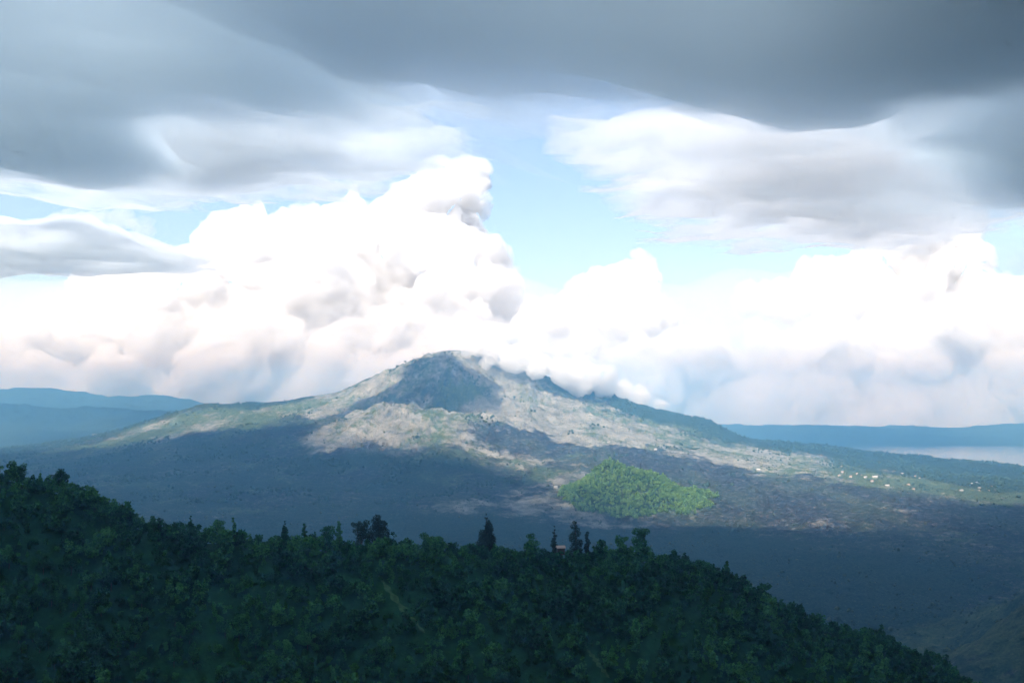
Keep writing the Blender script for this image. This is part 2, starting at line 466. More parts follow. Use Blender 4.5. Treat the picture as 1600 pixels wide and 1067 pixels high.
# ------------------------------------------------------------------ near hillside
H = []
def hp(*pts):
    for p in pts:
        H.append(P(*p))
crest_px = [(-120, 738, 480), (0, 754, 500), (60, 767, 505), (130, 794, 515), (190, 824, 530), (250, 842, 540), (320, 850, 550), (420, 858, 560), (520, 862, 565),
            (620, 870, 570), (720, 876, 575), (800, 880, 575), (880, 880, 580), (960, 878, 585), (1010, 880, 590), (1060, 888, 595), (1110, 902, 600), (1160, 925, 600),
            (1220, 957, 600), (1280, 985, 600), (1350, 1006, 600), (1410, 1022, 600), (1450, 1062, 590), (1500, 1095, 580), (1600, 1150, 570)]
hp(*crest_px)
for (a, bq, c) in ((-120, 430, 400), (0, 430, 400), (150, 440, 410), (300, 455, 420), (450, 465, 430), (600, 472, 440), (750, 478, 440), (900, 485, 445), (1050, 500, 455), (1200, 528, 470), (1350, 560, 490), (1480, 570, 500)):
    hp((a, 1040, bq))
    q = P(a, 1040, bq); H.append(np.array([q[0] * 0.88, q[1] - 60, q[2] - 42]))
for (a, b_, c) in crest_px:
    q = P(a, b_, c)
    H.append(np.array([q[0] * 1.12, q[1] + 70, q[2] - 40])); H.append(np.array([q[0] * 1.4, q[1] + 230, q[2] - 190]))
for x in (-400, -150, 100, 350):
    H += [np.array([x, 300, 215.]), np.array([x * 1.0, 200, 225.]), np.array([x, 90, 330.]), np.array([x, 0, 417.]), np.array([x, -120, 425.])]
for x in (-700, -350, 0, 350, 700):
    H.append(np.array([x, 1000, -40.]))
H += [np.array([600, 420, 150.]), np.array([700, 700, 60.]), np.array([-700, 500, 330.]), np.array([-800, 750, 250.]), np.array([-700, 200, 330.]), np.array([700, 100, 330.])]
H = np.array(H)
HILLSIDE = Rbf(H[:, :2], H[:, 2], c=40.0, lam=0.002)
def near_ground(x, y):
    x = np.asarray(x, float); y = np.asarray(y, float)
    return HILLSIDE(x, y) + (fbm2(x / 60, y / 60, 3) * 3.0 + (ridge2((x + 0.75 * y) / 85.0, (0.75 * x - y) / 330.0, 2) - 0.7) * 5.0 * smooth(600, 520, y)) * smooth(150, 350, y)
hx = np.linspace(-620, 640, 190); hy = np.concatenate([np.linspace(-120, 330, 40)[:-1], np.linspace(330, 760, 110)[:-1], np.linspace(760, 1000, 24)])
HX, HY = np.meshgrid(hx, hy); HZ = near_ground(HX, HY)
hi = np.arange(HX.size).reshape(HX.shape)
hf = np.stack([hi[:-1, :-1], hi[:-1, 1:], hi[1:, 1:], hi[1:, :-1]], -1).reshape(-1, 4)
m, nt, bs, out = new_mat('forest_floor')
nt.links.new(ramp(nt, tex(nt, 0.25, 8, 0.7), [(0.3, (0.004, 0.020, 0.009)), (0.55, (0.010, 0.048, 0.018)), (0.8, (0.030, 0.085, 0.030))]), bs.inputs['Base Color'])
bs.inputs['Roughness'].default_value = 1.0; bs.inputs['Specular IOR Level'].default_value = 0.05
b = N(nt, 'ShaderNodeBump'); b.inputs['Distance'].default_value = 0.6
nt.links.new(tex(nt, 0.8, 6, 0.7), b.inputs['Height']); nt.links.new(b.outputs['Normal'], bs.inputs['Normal'])
add('forest_hillside', mesh_np('forest_hillside', np.stack([HX.ravel(), HY.ravel(), HZ.ravel()], 1), hf, [m], True), kind='structure',
    label='steep near hillside under the dark forest', category='hillside')

# ------------------------------------------------------------------ clouds
def ico(level=2):
    t = (1 + 5 ** 0.5) / 2
    v = [(-1, t, 0), (1, t, 0), (-1, -t, 0), (1, -t, 0), (0, -1, t), (0, 1, t), (0, -1, -t), (0, 1, -t), (t, 0, -1), (t, 0, 1), (-t, 0, -1), (-t, 0, 1)]
    f = [(0, 11, 5), (0, 5, 1), (0, 1, 7), (0, 7, 10), (0, 10, 11), (1, 5, 9), (5, 11, 4), (11, 10, 2), (10, 7, 6), (7, 1, 8), (3, 9, 4), (3, 4, 2), (3, 2, 6), (3, 6, 8), (3, 8, 9), (4, 9, 5), (2, 4, 11), (6, 2, 10), (8, 6, 7), (9, 8, 1)]
    v = [np.array(p) / np.linalg.norm(p) for p in v]
    for _ in range(level):
        mid = {}; nf = []
        def mp(a, b):
            k = (min(a, b), max(a, b))
            if k not in mid:
                p = v[a] + v[b]; v.append(p / np.linalg.norm(p)); mid[k] = len(v) - 1
            return mid[k]
        for a, b, c in f:
            ab, bc, ca = mp(a, b), mp(b, c), mp(c, a)
            nf += [(a, ab, ca), (b, bc, ab), (c, ca, bc), (ab, bc, ca)]
        f = nf
    return np.array(v), np.array(f)
ICO2 = ico(2); ICO1 = ico(1)

def cumulus(name, blobs, d, mat, label, seed=1, voxel_px=2.4, children=(9, 4), depth=1.0, lean=0.0, rough=1.0):
    """blobs: photo column, row, radius in photo pixels [, distance] -> billowing closed cloud"""
    rg = np.random.default_rng(seed)
    balls = []
    def grow(c, r, lev):
        balls.append((c, r))
        if lev >= len(children):
            return
        for _ in range(children[lev]):
            v = rg.normal(size=3); v[2] = abs(v[2]) * 0.9 - 0.25 * abs(v[0]); v /= np.linalg.norm(v)
            rr = r * rg.uniform(0.28, 0.5)
            grow(c + v * r * rg.uniform(0.75, 1.0), rr, lev + 1)
    for bl in blobs:
        dd = (bl[3] if len(bl) > 3 else d)
        c = P(bl[0], bl[1], dd); r = bl[2] / F * dd
        c[1] += rg.uniform(-0.5, 0.5) * r * depth - lean * (bl[1] - blobs[0][1]) / F * dd
        c[0] *= c[1] / dd; c[2] = CAM_Z + (c[2] - CAM_Z) * c[1] / dd
        grow(c, r, 0)
    vs_, fs_ = [], []; n = 0
    for c, r in balls:
        iv, jf = ICO2 if r > 12 * d / F else ICO1
        vs_.append(iv * r + c); fs_.append(jf + n); n += len(iv)
    me = mesh_np(name, np.concatenate(vs_), np.concatenate(fs_))
    o = bpy.data.objects.new(name, me); COL.objects.link(o)
    md = o.modifiers.new('r', 'REMESH'); md.mode = 'VOXEL'; md.voxel_size = voxel_px * d / F
    dg = bpy.context.evaluated_depsgraph_get()
    ev = o.evaluated_get(dg)
    me2 = bpy.data.meshes.new_from_object(ev)
    bpy.data.objects.remove(o); bpy.data.meshes.remove(me)
    nv = len(me2.vertices)
    co = np.empty(nv * 3, np.float32); me2.vertices.foreach_get('co', co); co = co.reshape(-1, 3).astype(float)
    no = np.empty(nv * 3, np.float32); me2.vertices.foreach_get('normal', no); no = no.reshape(-1, 3)
    s = d / F
    disp = 0
    for wl, am in ((60, 9.0), (26, 6.0), (11, 4.0), (6, 2.0)):
        disp = disp + am * (0.55 - np.abs(noise3(co / (wl * s) + seed * 3.7)) * 1.6)
    warp = np.stack([noise3(co / (90 * s) + 11.1 * k + seed) for k in range(3)], 1) * 26 + np.stack([noise3(co / (34 * s) + 7.7 * k + seed) for k in range(3)], 1) * 11
    co = co + (no * disp[:, None] + warp * np.array([1, 1, 0.8])) * s * rough
    me2.vertices.foreach_set('co', co.astype(np.float32).ravel())
    me2.name = name
    me2.materials.clear(); me2.materials.append(mat)
    me2.update()
    return add(name, me2, label=label, category='cloud')

# --- the grey deck that shades the foreground
def deck_h(x):      # the cloud base sinks a little towards the right
    return 880.0 - 240.0 * smooth(-900, 250, np.asarray(x, float)) - 80.0 * smooth(200, 1300, np.asarray(x, float))
SX, SY = TO_SUN.x / TO_SUN.z, TO_SUN.y / TO_SUN.z
cov = []
def deck_seen(v, *pts):      # cloud (1) or clear (0) where the deck is seen at a photo pixel
    for px, py in pts:
        d = 850.0 * F / (HORIZON - py)
        for _ in range(6):
            d = deck_h((px - 800) / F * d) * F / (HORIZON - py)
        cov.append(((px - 800) / F * d, d, v))
def deck_shade(v, *pts):     # cloud where a photo pixel of the ground lies in shade
    for px, py in pts:
        q = hit(px, py)
        if q is not None:
            t = CAM_Z + 850.0 - q[2]
            for _ in range(6):
                t = CAM_Z + deck_h(q[0] + SX * t) + 150.0 - q[2]
            cov.append((q[0] + SX * t, q[1] + SY * t, v))
deck_seen(1.0, (100, 60), (300, 60), (600, 60), (900, 60), (1200, 60), (1500, 60), (100, 180), (300, 180), (600, 130), (850, 110), (1100, 110), (1300, 120), (1500, 180), (1590, 240), (1600, 275), (1540, 235), (200, 260), (30, 260), (420, 240))
deck_shade(1.0, (700, 825), (900, 825), (1050, 830), (1150, 835), (1250, 850), (1350, 870), (1450, 900), (1550, 930), (300, 720), (400, 725), (500, 715), (600, 732), (700, 728), (780, 750), (850, 760),
           (200, 720), (100, 725), (300, 690), (380, 680), (460, 672), (640, 760), (500, 780))
deck_shade(0.0, (1000, 800), (1100, 795), (1200, 800), (1300, 800), (1400, 815), (1500, 830), (1580, 850), (870, 735), (800, 712), (760, 690), (620, 680), (580, 655), (540, 672), (510, 685), (650, 690),
           (430, 645), (350, 650), (280, 660), (500, 645), (700, 670), (905, 785), (930, 770), (960, 800), (1040, 803), (590, 690), (640, 700), (700, 685), (740, 700), (800, 725), (850, 735), (900, 720), (950, 760), (880, 785), (850, 778), (950, 700), (1100, 720), (1300, 740), (1500, 770), (850, 650), (600, 630), (1000, 660), (1200, 700), (1450, 720))
for x in range(-9000, 9001, 1500):
    for y in range(-7000, 1501, 1500):
        cov.append((x, y, 1.0))
    cov.append((x, 7500, -0.5)); cov.append((x, 6200, -0.4))
cov += [(-4500, 3000, 1.), (-4000, 4000, .8), (-7000, 4000, 1.), (4500, 2500, 1.), (6500, 3000, 1.0), (3000, 3000, .8), (4000, 4000, .3), (-7000, 5500, .3), (7000, 4500, .2)]
cov = np.array(cov)
R_DECK = Rbf(cov[:, :2], cov[:, 2], c=50.0, lam=0.006)
def slab(name, GX, GY, base, T, mat, parent=None, **props):
    """closed sheet of cloud: base heights and thickness over a regular grid, only its one largest piece"""
    inside = T > 6.0
    lab = np.where(inside, np.arange(T.size).reshape(T.shape) + 1, 0)
    for _ in range(600):
        p = np.pad(lab, 1)
        q = np.where(inside, np.maximum.reduce([lab, p[:-2, 1:-1], p[2:, 1:-1], p[1:-1, :-2], p[1:-1, 2:]]), 0)
        if (q == lab).all():
            break
        lab = q
    inside &= lab == np.bincount(lab[lab > 0]).argmax()
    T = np.where(inside, T, 0.0)
    gi = np.arange(GX.size).reshape(GX.shape)
    gf = np.stack([gi[:-1, :-1], gi[:-1, 1:], gi[1:, 1:], gi[1:, :-1]], -1).reshape(-1, 4)
    ins = inside.ravel()
    gf = np.concatenate([gf[:, [0, 1, 2]], gf[:, [0, 2, 3]]])
    gf = gf[ins[gf].any(1)]
    top_index = np.where(ins, gi.ravel() + GX.size, gi.ravel())
    vall = np.concatenate([np.stack([GX.ravel(), GY.ravel(), (base - 0.12 * T).ravel()], 1), np.stack([GX.ravel(), GY.ravel(), (base + 0.88 * T).ravel()], 1)])
    fall = np.concatenate([gf[:, ::-1], top_index[gf]])
    used, inv = np.unique(fall, return_inverse=True)
    return add(name, mesh_np(name, vall[used], inv.reshape(-1, 3), [mat]), parent, **props)

gx = np.arange(-8500, 8501, 100.0); gy = np.arange(-6500, 6601, 100.0)
GX, GY = np.meshgrid(gx, gy)
cvr0 = R_DECK(GX, GY)
def blur(a, n):
    for _ in range(n):
        p = np.pad(a, 1, mode='edge')
        a = (p[:-2, 1:-1] + p[2:, 1:-1] + p[1:-1, :-2] + p[1:-1, 2:] + 2 * a) / 6
    return a
cvr0 = blur(cvr0, 9)
cvr1 = blur(cvr0, 40)
edge = np.minimum(np.minimum(GX + 8500, 8500 - GX), np.minimum(GY + 6500, 6600 - GY))
weight = 1.0 + 1.3 * smooth(250, 1150, GX) + 0.25 * smooth(2000, 700, GY)      # heavier cloud overhead and to the right
bump = 62 * fbm2(GX / 800, GY / 800, 4, 0.55) + 20 * fbm2(GX / 260 + 9, GY / 260, 3)
deck = bpy.data.objects.new('cloud_deck', None); COL.objects.link(deck)
deck.location = (0, 0, 0)
deck['label'] = 'broad dark grey cloud layer across the top of the sky'; deck['category'] = 'cloud'
for L, (thr, wide, thick, amp, dens) in enumerate(((0.05, 0.8, 380, 0.40, 0.0009), (0.24, 0.75, 430, 0.30, 0.0024), (0.46, 0.62, 480, 0.16, 0.0066))):
    c_ = (cvr0 if L == 2 else cvr1) + amp * (0.5 * fbm2(GX / 1100 + 13 * L, GY / 1100, 4) + 0.6 * fbm2(GX / 420 + 5 * L, GY / 420, 4, 0.6))
    c_ = np.minimum(c_, edge / 600.0 - 0.05)
    T = np.clip(smooth(thr, thr + wide, c_) * weight * (thick + 150 * fbm2(GX / 1500 + 5 + L, GY / 1500, 4, 0.55)) + smooth(thr, thr + 0.08, c_) * 10, 0, None)
    if L < 2:      # the thin fringes only ring the edge of the deck
        T = T * smooth(0.98, 0.80, cvr1)
    slab('cloud_layer', GX, GY, CAM_Z + deck_h(GX) + bump * (1.4 - 0.2 * L) + 26.0 * (3 - L), T, vapour_material('grey_cloud_vapour', dens, (0.905, 0.965, 1.0), 0.45), deck)

# --- unseen cloud added above the grey deck, shaped to shade the summit face and ravine
HI_Z = 2130.0
hc = []
def high_shade(v, *pts):
    for px, py in pts:
        q = hit(px, py)
        if q is not None:
            t = HI_Z - q[2]
            hc.append((q[0] + SX * t, q[1] + SY * t, v))
high_shade(1.0, (640, 585), (690, 572), (720, 600), (680, 615), (740, 608), (650, 610), (765, 612), (620, 618), (715, 626), (590, 628), (560, 638), (745, 636), (535, 648), (845, 594), (870, 605), (900, 618), (930, 628), (1060, 655), (1100, 664))
high_shade(0.0, (560, 614), (600, 596), (755, 565), (790, 585), (815, 605), (850, 625), (805, 622), (770, 655), (720, 658), (620, 642), (590, 648), (660, 645), (690, 648), (900, 640), (960, 645), (810, 575), (500, 630), (500, 645), (1000, 650), (560, 660), (880, 660), (1000, 670), (1100, 685), (450, 640), (1150, 690), (960, 625))
hc = np.array(hc)
R_HIGH = Rbf(hc[:, :2], hc[:, 2], c=30.0, lam=0.002)
qx = np.arange(hc[:, 0].min() - 300, hc[:, 0].max() + 300, 38.0); qy = np.arange(hc[:, 1].min() - 300, hc[:, 1].max() + 300, 38.0)
QX, QY = np.meshgrid(qx, qy)
c_ = R_HIGH(QX, QY) + 0.16 * fbm2(QX / 160, QY / 160, 4, 0.6)
c_ = np.minimum(c_, np.minimum(np.minimum(QX - qx[0], qx[-1] - QX), np.minimum(QY - qy[0], qy[-1] - QY)) / 250.0 - 0.1)
slab('added_shade_cloud', QX, QY, HI_Z + 15 * fbm2(QX / 200, QY / 200, 3), np.clip(smooth(0.44, 0.80, c_) * 140, 0, None), vapour_material('added_shade_cloud_vapour', 0.013), label='unseen cloud added above the grey layer to shade the summit face', category='cloud')

# --- pale sheet beyond the deck on the right, seen from below
vx = np.arange(100, 5600, 70.0); vy = np.arange(3700, 11300, 70.0)
VX, VY = np.meshgrid(vx, vy)
er = np.hypot((VX - 2000 - 0.30 * (VY - 6000)) / 1950, (VY - 7000) / 3500)
c_ = 1 - er + 0.22 * fbm2(VX / 900, VY / 900, 5, 0.6)
c_ = np.minimum(c_, np.minimum(np.minimum(VX - vx[0], vx[-1] - VX), np.minimum(VY - vy[0], vy[-1] - VY)) / 500.0 - 0.1)
slab('pale_cloud_sheet', VX, VY, CAM_Z + 1500 + 60 * fbm2(VX / 700, VY / 700, 4), np.clip(smooth(0.0, 0.95, c_) * 330 + smooth(0, 0.1, c_) * 8, 0, None),
     vapour_material('pale_sheet_vapour', 0.0088, (0.985, 0.99, 1.0), 0.4), label='pale grey cloud sheet between the dark layer and the cumulus heap', category='cloud')

M_CUM = vapour_material('white_cloud_vapour', 0.0046, (0.955, 0.953, 0.955), 0.2)
M_THIN = vapour_material('thin_cloud_vapour', 0.00035, (1, 1, 1), 0.3)
M_GREY = vapour_material('soft_cloud_vapour', 0.003, (0.99, 0.99, 1), 0.3)
cumulus('cumulus_cloud', [(725, 285, 32), (745, 272, 14), (700, 300, 40), (688, 335, 60), (740, 340, 22), (645, 345, 45), (600, 350, 36), (660, 400, 80), (740, 430, 55), (560, 400, 65), (500, 400, 55), (450, 400, 48),
        (350, 395, 36), (335, 385, 20), (400, 450, 80), (520, 480, 100), (640, 490, 100), (735, 500, 62), (300, 480, 75), (200, 480, 60), (150, 505, 50), (250, 540, 80), (380, 560, 90), (520, 570, 90),
        (650, 560, 80), (120, 560, 50), (740, 560, 60), (500, 530, 120), (600, 530, 115), (420, 530, 105), (560, 490, 110), (330, 530, 95), (690, 530, 85)], 20500, M_CUM, 'tallest white cumulus tower rising behind the volcano summit', 1, lean=1.2, voxel_px=2.7)
cumulus('cumulus_cloud', [(1006, 430, 24), (985, 445, 30), (940, 455, 32), (915, 465, 24), (1000, 470, 34), (930, 510, 52), (985, 525, 58), (960, 575, 60), (890, 560, 40), (1050, 580, 50), (860, 600, 40), (900, 620, 60), (1000, 630, 60)], 17000, M_CUM,
        'small bright cumulus tower just beside the volcano summit over its long slope', 2, lean=0.85)
cumulus('cumulus_cloud', [(1455, 390, 48), (1480, 375, 36), (1400, 415, 50), (1345, 440, 46), (1290, 460, 36), (1230, 470, 30), (1180, 470, 22), (1480, 450, 58), (1550, 470, 46), (1620, 480, 50), (1400, 460, 40), (1440, 460, 56), (1350, 465, 42), (1510, 480, 52)], 19500, M_CUM,
        'flat based cumulus heap floating high over the lake', 3, lean=0.9)
cumulus('cumulus_cloud', [(1130, 600, 55), (1200, 565, 40), (1265, 560, 46), (1340, 560, 46), (1420, 580, 60), (1500, 575, 42), (1560, 590, 55), (1610, 570, 50), (1100, 620, 40), (1055, 600, 48), (1095, 592, 46), (1040, 640, 50), (1310, 535, 42), (1390, 530, 48), (1480, 535, 50), (1570, 530, 48), (1640, 520, 55), (1180, 650, 60), (1280, 650, 70), (1390, 660, 70), (1500, 660, 70), (1600, 660, 70), (1700, 620, 90)], 15400, M_CUM,
        'long low bank of cumulus resting on the hills beyond the lake', 4, lean=0.45, voxel_px=3.0)
rc = np.random.default_rng(52)
cumulus('cumulus_cloud', [(x, 572 + 14 * math.sin(x * 0.021) + rc.uniform(-16, 16), rc.uniform(42, 62)) for x in range(-170, 860, 50)] + [(x, 536 + rc.uniform(-10, 10), 44) for x in range(-150, 700, 58)] + [(x, 600, 60) for x in range(-140, 860, 64)] + [(x, 625, 62) for x in range(-170, 900, 70)], 15200, M_CUM,
        'low line of cumulus above the blue hills beside the volcano', 5, voxel_px=3.2, lean=0.5)
cumulus('cloud_bank', [(x, 640 + 12 * math.sin(x * 0.013), 75) for x in range(-900, 2600, 95)], 21000, M_CUM, 'continuous white cloud bank along the horizon', 6, voxel_px=8.0, children=(6,))
wx = np.arange(-7500, -1700, 60.0); wy = np.arange(6300, 10300, 60.0)
WX, WY = np.meshgrid(wx, wy)
c_ = 1 - np.hypot((WX + 4700) / 2500, (WY - 8100) / 1500) + 0.4 * fbm2(WX / 900, WY / 900, 5, 0.55)
c_ = np.minimum(c_, np.minimum(np.minimum(WX - wx[0], wx[-1] - WX), np.minimum(WY - wy[0], wy[-1] - WY)) / 500.0 - 0.1)
slab('grey_cloud', WX, WY, CAM_Z + 1160 + 50 * fbm2(WX / 600, WY / 600, 4), np.clip(smooth(0.0, 0.7, c_) * 260 + smooth(0, 0.1, c_) * 8, 0, None),
     vapour_material('bluish_cloud_vapour', 0.008, (0.95, 0.98, 1.0), 0.4), label='bluish grey cloud strip under the dark cloud layer', category='cloud')
cumulus('wispy_cloud', [(110, 348, 16), (150, 345, 18), (195, 342, 18), (225, 352, 12), (250, 380, 10)], 9500, M_GREY, 'torn bright wisp of cloud above the grey strip', 8, children=(7, 3))
zx = np.arange(-4600, 300, 60.0); zy = np.arange(3900, 8800, 60.0)
ZX, ZY = np.meshgrid(zx, zy)
c_ = 1 - np.hypot((ZX + 2300) / 2150, (ZY - 5300) / 2200) + 0.2 * fbm2(ZX / 800 + 7, ZY / 800, 5, 0.6)
c_ = c_ - 1.3 * smooth(5000, 4350, ZY)
c_ = np.minimum(c_, np.minimum(np.minimum(ZX - zx[0], zx[-1] - ZX), np.minimum(ZY - zy[0], zy[-1] - ZY)) / 500.0 - 0.1)
slab('pale_cloud_sheet', ZX, ZY, CAM_Z + 1430 + 60 * fbm2(ZX / 700, ZY / 700, 4), np.clip(smooth(0.0, 0.75, c_) * 280 + smooth(0, 0.1, c_) * 8, 0, None),
     vapour_material('pale_sheet_vapour', 0.011, (0.955, 0.98, 1.0), 0.4), label='thin bluish cloud sheet above the tall cumulus tower', category='cloud')

# --- milky bank of mist standing below the cumulus, lens shaped in section
mx = np.linspace(-16000, 16000, 120); ma = np.linspace(0, 2 * np.pi, 40, endpoint=False)
MXX, MA = np.meshgrid(mx, ma, indexing='ij')
taper = np.sqrt(np.clip(1 - (MXX / 16001.0) ** 6, 0.0004, 1))
hgt = (2100 + 400 * fbm2(MXX / 3000, MXX * 0 + 2, 3)) * taper
MY = 17300 + np.cos(MA) * 3900 * taper
MZ = -80 + np.sin(MA) * hgt + 0.25 * hgt
mi = np.arange(MXX.size).reshape(MXX.shape)
mf = np.stack([mi[:-1], np.roll(mi, -1, 1)[:-1], np.roll(mi, -1, 1)[1:], mi[1:]], -1).reshape(-1, 4)
mv = np.stack([MXX.ravel(), MY.ravel(), MZ.ravel()], 1)
mv = np.concatenate([mv, [[-16000, 17300, 0], [16000, 17300, 0]]])
caps = [[mi[0, (j + 1) % 40], mi[0, j], len(mv) - 2, len(mv) - 2] for j in range(40)] + [[mi[-1, j], mi[-1, (j + 1) % 40], len(mv) - 1, len(mv) - 1] for j in range(40)]
ft = np.concatenate([mf[:, [0, 1, 2]], mf[:, [0, 2, 3]], np.array(caps)[:, :3]])
add('horizon_mist', mesh_np('horizon_mist', mv, ft, [vapour_material('milky_mist', 0.00015, (1, 1, 1), 0.2)]), kind='stuff', label='milky white mist under the cumulus along the horizon', category='mist')
# ------------------------------------------------------------------ trees
def leaf_cloud(centres, radii, per, size, rg, flat=0.8):
    """random leaf-clump triangles on the shells of ellipsoid lobes"""
    V, A = [], []
    for c, r in zip(centres, radii):
        n = max(6, int(per * (r if np.isscalar(r) else r[0]) ** 2))
        v = rg.normal(size=(n, 3)); v /= np.linalg.norm(v, axis=1, keepdims=True)
        p = np.array(c) + v * np.array([1, 1, flat]) * r * rg.uniform(0.62, 1.05, (n, 1))
        up = v * 0.8 + rg.normal(size=(n, 3)) * 0.6
        up /= np.linalg.norm(up, axis=1, keepdims=True)
        t1 = np.cross(up, rg.normal(size=(n, 3))); t1 /= np.linalg.norm(t1, axis=1, keepdims=True)
        t2 = np.cross(up, t1)
        s = size * rg.uniform(0.6, 1.3, (n, 1))
        tri = np.stack([p + t1 * s, p - t1 * s * 0.6 + t2 * s * 0.8, p - t1 * s * 0.5 - t2 * s * 0.9], 1)
        V.append(tri.reshape(-1, 3)); A.append(np.repeat(0.35 * rg.uniform() + 0.65 * rg.uniform(0, 1, n), 3))
    V = np.concatenate(V); A = np.concatenate(A)
    return V, np.arange(len(V)).reshape(-1, 3), A

def limb(p0, p1, r0, r1, sides=6):
    p0 = np.array(p0, float); p1 = np.array(p1, float)
    a = p1 - p0; a /= np.linalg.norm(a)
    u = np.cross(a, [0.3, 0.9, 0.1]); u /= np.linalg.norm(u); w = np.cross(a, u)
    th = np.arange(sides) / sides * 2 * np.pi
    ring = np.cos(th)[:, None] * u + np.sin(th)[:, None] * w
    v = np.concatenate([p0 + ring * r0, p1 + ring * r1])
    f = np.array([[i, (i + 1) % sides, sides + (i + 1) % sides, sides + i] for i in range(sides)])
    return v, f

def join(parts):
    V, Fc, n = [], [], 0
    for v, f in parts:
        V.append(v); Fc.append(f + n); n += len(v)
    return np.concatenate(V), np.concatenate(Fc)

def crown_lobes(kind, h, w, rg):
    """lobe centres and radii of a crown; h height of the tree, w crown width"""
    cs, rs = [], []
    if kind == 'round':
        n = 15
        for i in range(n):
            a = rg.uniform(0, 6.28); q = rg.uniform(0.08, 0.42) * w
            cs.append((math.cos(a) * q, math.sin(a) * q, h * (rg.uniform(0.42, 0.98) - 0.25 * q / w))); rs.append(w * rg.uniform(0.10, 0.24))
        cs.append((0, 0, h * 0.62)); rs.append(w * 0.28)
    elif kind == 'cone':
        for i in range(13):
            t = i / 12.0
            for k in range(3 if t < 0.8 else 1):
                a = rg.uniform(0, 6.28); rad = 0.62 * w * (1 - t) ** 0.55 * (0.6 + 0.4 * min(1, t * 3))
                cs.append((math.cos(a) * rad * 0.45, math.sin(a) * rad * 0.45, h * (0.08 + 0.88 * t))); rs.append(max(0.5, rad * 0.62))
    elif kind == 'column':
        for i in range(12):
            t = i / 11.0
            a = rg.uniform(0, 6.28); rad = 0.5 * w * (0.55 + 0.45 * math.sin(3.14 * min(1, 0.25 + t * 0.75)))
            cs.append((math.cos(a) * rad * 0.4, math.sin(a) * rad * 0.4, h * (0.16 + 0.78 * t))); rs.append(rad * rg.uniform(0.6, 0.85))
    else:   # ragged: tall with separate tufts
        for i in range(15):
            t = i / 14.0
            a = rg.uniform(0, 6.28)
            cs.append((math.cos(a) * w * 0.25, math.sin(a) * w * 0.25, h * (0.35 + 0.6 * t))); rs.append(w * rg.uniform(0.22, 0.34))
        cs.append((0, 0, h * 0.9)); rs.append(w * 0.2)
    return cs, rs

def tree_meshes(name, kind, h, w, rg, leaf_mat, per=52, size=0.36):
    cs, rs = crown_lobes(kind, h, w, rg)
    v, f, a = leaf_cloud(cs, rs, per, size, rg)
    crown = mesh_np(name + '_crown', v, f, [leaf_mat], False, {'leaf': a})
    th = h * (0.9 if kind in ('cone', 'column') else 0.62)
    parts = [limb((0, 0, -1.2), (0.05 * w, 0, th * 0.55), 0.022 * h, 0.015 * h), limb((0.05 * w, 0, th * 0.55), (0, 0.03 * w, th), 0.015 * h, 0.005 * h)]
    for c in cs[:5]:
        z0 = th * rg.uniform(0.4, 0.7)
        parts.append(limb((0.03 * w, 0, z0), (c[0] * 0.8, c[1] * 0.8, c[2]), 0.009 * h, 0.004 * h, 5))
    tv_, tf_ = join(parts)
    trunk = mesh_np(name + '_trunk', tv_, tf_, [M_BARK], True)
    return crown, trunk

def place_tree(name, meshes, loc, rz, s, label, category, group=None, parts=True):
    e = bpy.data.objects.new(name, None if parts else meshes[0]); COL.objects.link(e)
    e.location = loc; e.rotation_euler = (0, 0, rz); e.scale = (s, s, s) if np.isscalar(s) else s
    e['label'] = label; e['category'] = category
    if group:
        e['group'] = group
    if parts:
        e.empty_display_size = 1
        add('crown', meshes[0], e); add('trunk', meshes[1], e)
    return e

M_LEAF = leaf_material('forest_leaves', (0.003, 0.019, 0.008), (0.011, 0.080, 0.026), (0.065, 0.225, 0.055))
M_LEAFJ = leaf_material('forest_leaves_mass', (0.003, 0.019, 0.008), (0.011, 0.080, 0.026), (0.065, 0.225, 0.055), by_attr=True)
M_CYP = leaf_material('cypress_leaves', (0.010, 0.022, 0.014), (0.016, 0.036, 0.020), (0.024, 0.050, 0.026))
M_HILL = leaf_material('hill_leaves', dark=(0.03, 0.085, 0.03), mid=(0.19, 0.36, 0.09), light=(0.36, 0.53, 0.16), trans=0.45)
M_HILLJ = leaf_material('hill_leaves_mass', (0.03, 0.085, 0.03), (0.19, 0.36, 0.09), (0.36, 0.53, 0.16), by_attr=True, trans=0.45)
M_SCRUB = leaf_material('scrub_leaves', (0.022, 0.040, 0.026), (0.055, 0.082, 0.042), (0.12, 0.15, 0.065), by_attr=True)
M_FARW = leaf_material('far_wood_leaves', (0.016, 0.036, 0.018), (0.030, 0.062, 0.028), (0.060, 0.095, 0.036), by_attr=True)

rg = np.random.default_rng(5)
BROAD = [tree_meshes('broadleaf_%s' % 'abcdef'[i], 'round', 9.0, 8.6, rg, M_LEAF) for i in range(5)]
RAGGED = [tree_meshes('ragged_%s' % 'abc'[i], ('ragged', 'column', 'cone')[i], (11.0, 11.0, 11.5)[i], (6.5, 5.0, 5.5)[i], rg, M_LEAF) for i in range(3)]

# forest on the near hillside: jittered spots, kept where the camera can see them
spots = []
for x in np.arange(-330, 420, 4.3):
    for y in np.arange(385, 660, 4.3):
        spots.append((x + rg.uniform(-2.3, 2.3), y + rg.uniform(-2.3, 2.3)))
spots = np.array(spots)
sz = near_ground(spots[:, 0], spots[:, 1])
spx = 800 + spots[:, 0] / spots[:, 1] * F; spy = HORIZON - (sz + 5 - CAM_Z) / spots[:, 1] * F
crest_x = [c[0] for c in crest_px]; crest_d = [c[2] for c in crest_px]
lim = np.interp(spx, crest_x, crest_d)
keep = (spx > -70) & (spx < 1620) & (spy < 1110) & (spots[:, 1] < lim + 22) & (rg.uniform(size=len(spots)) < 0.86 + 0.2 * fbm2(spots[:, 0] / 40, spots[:, 1] / 40, 2))
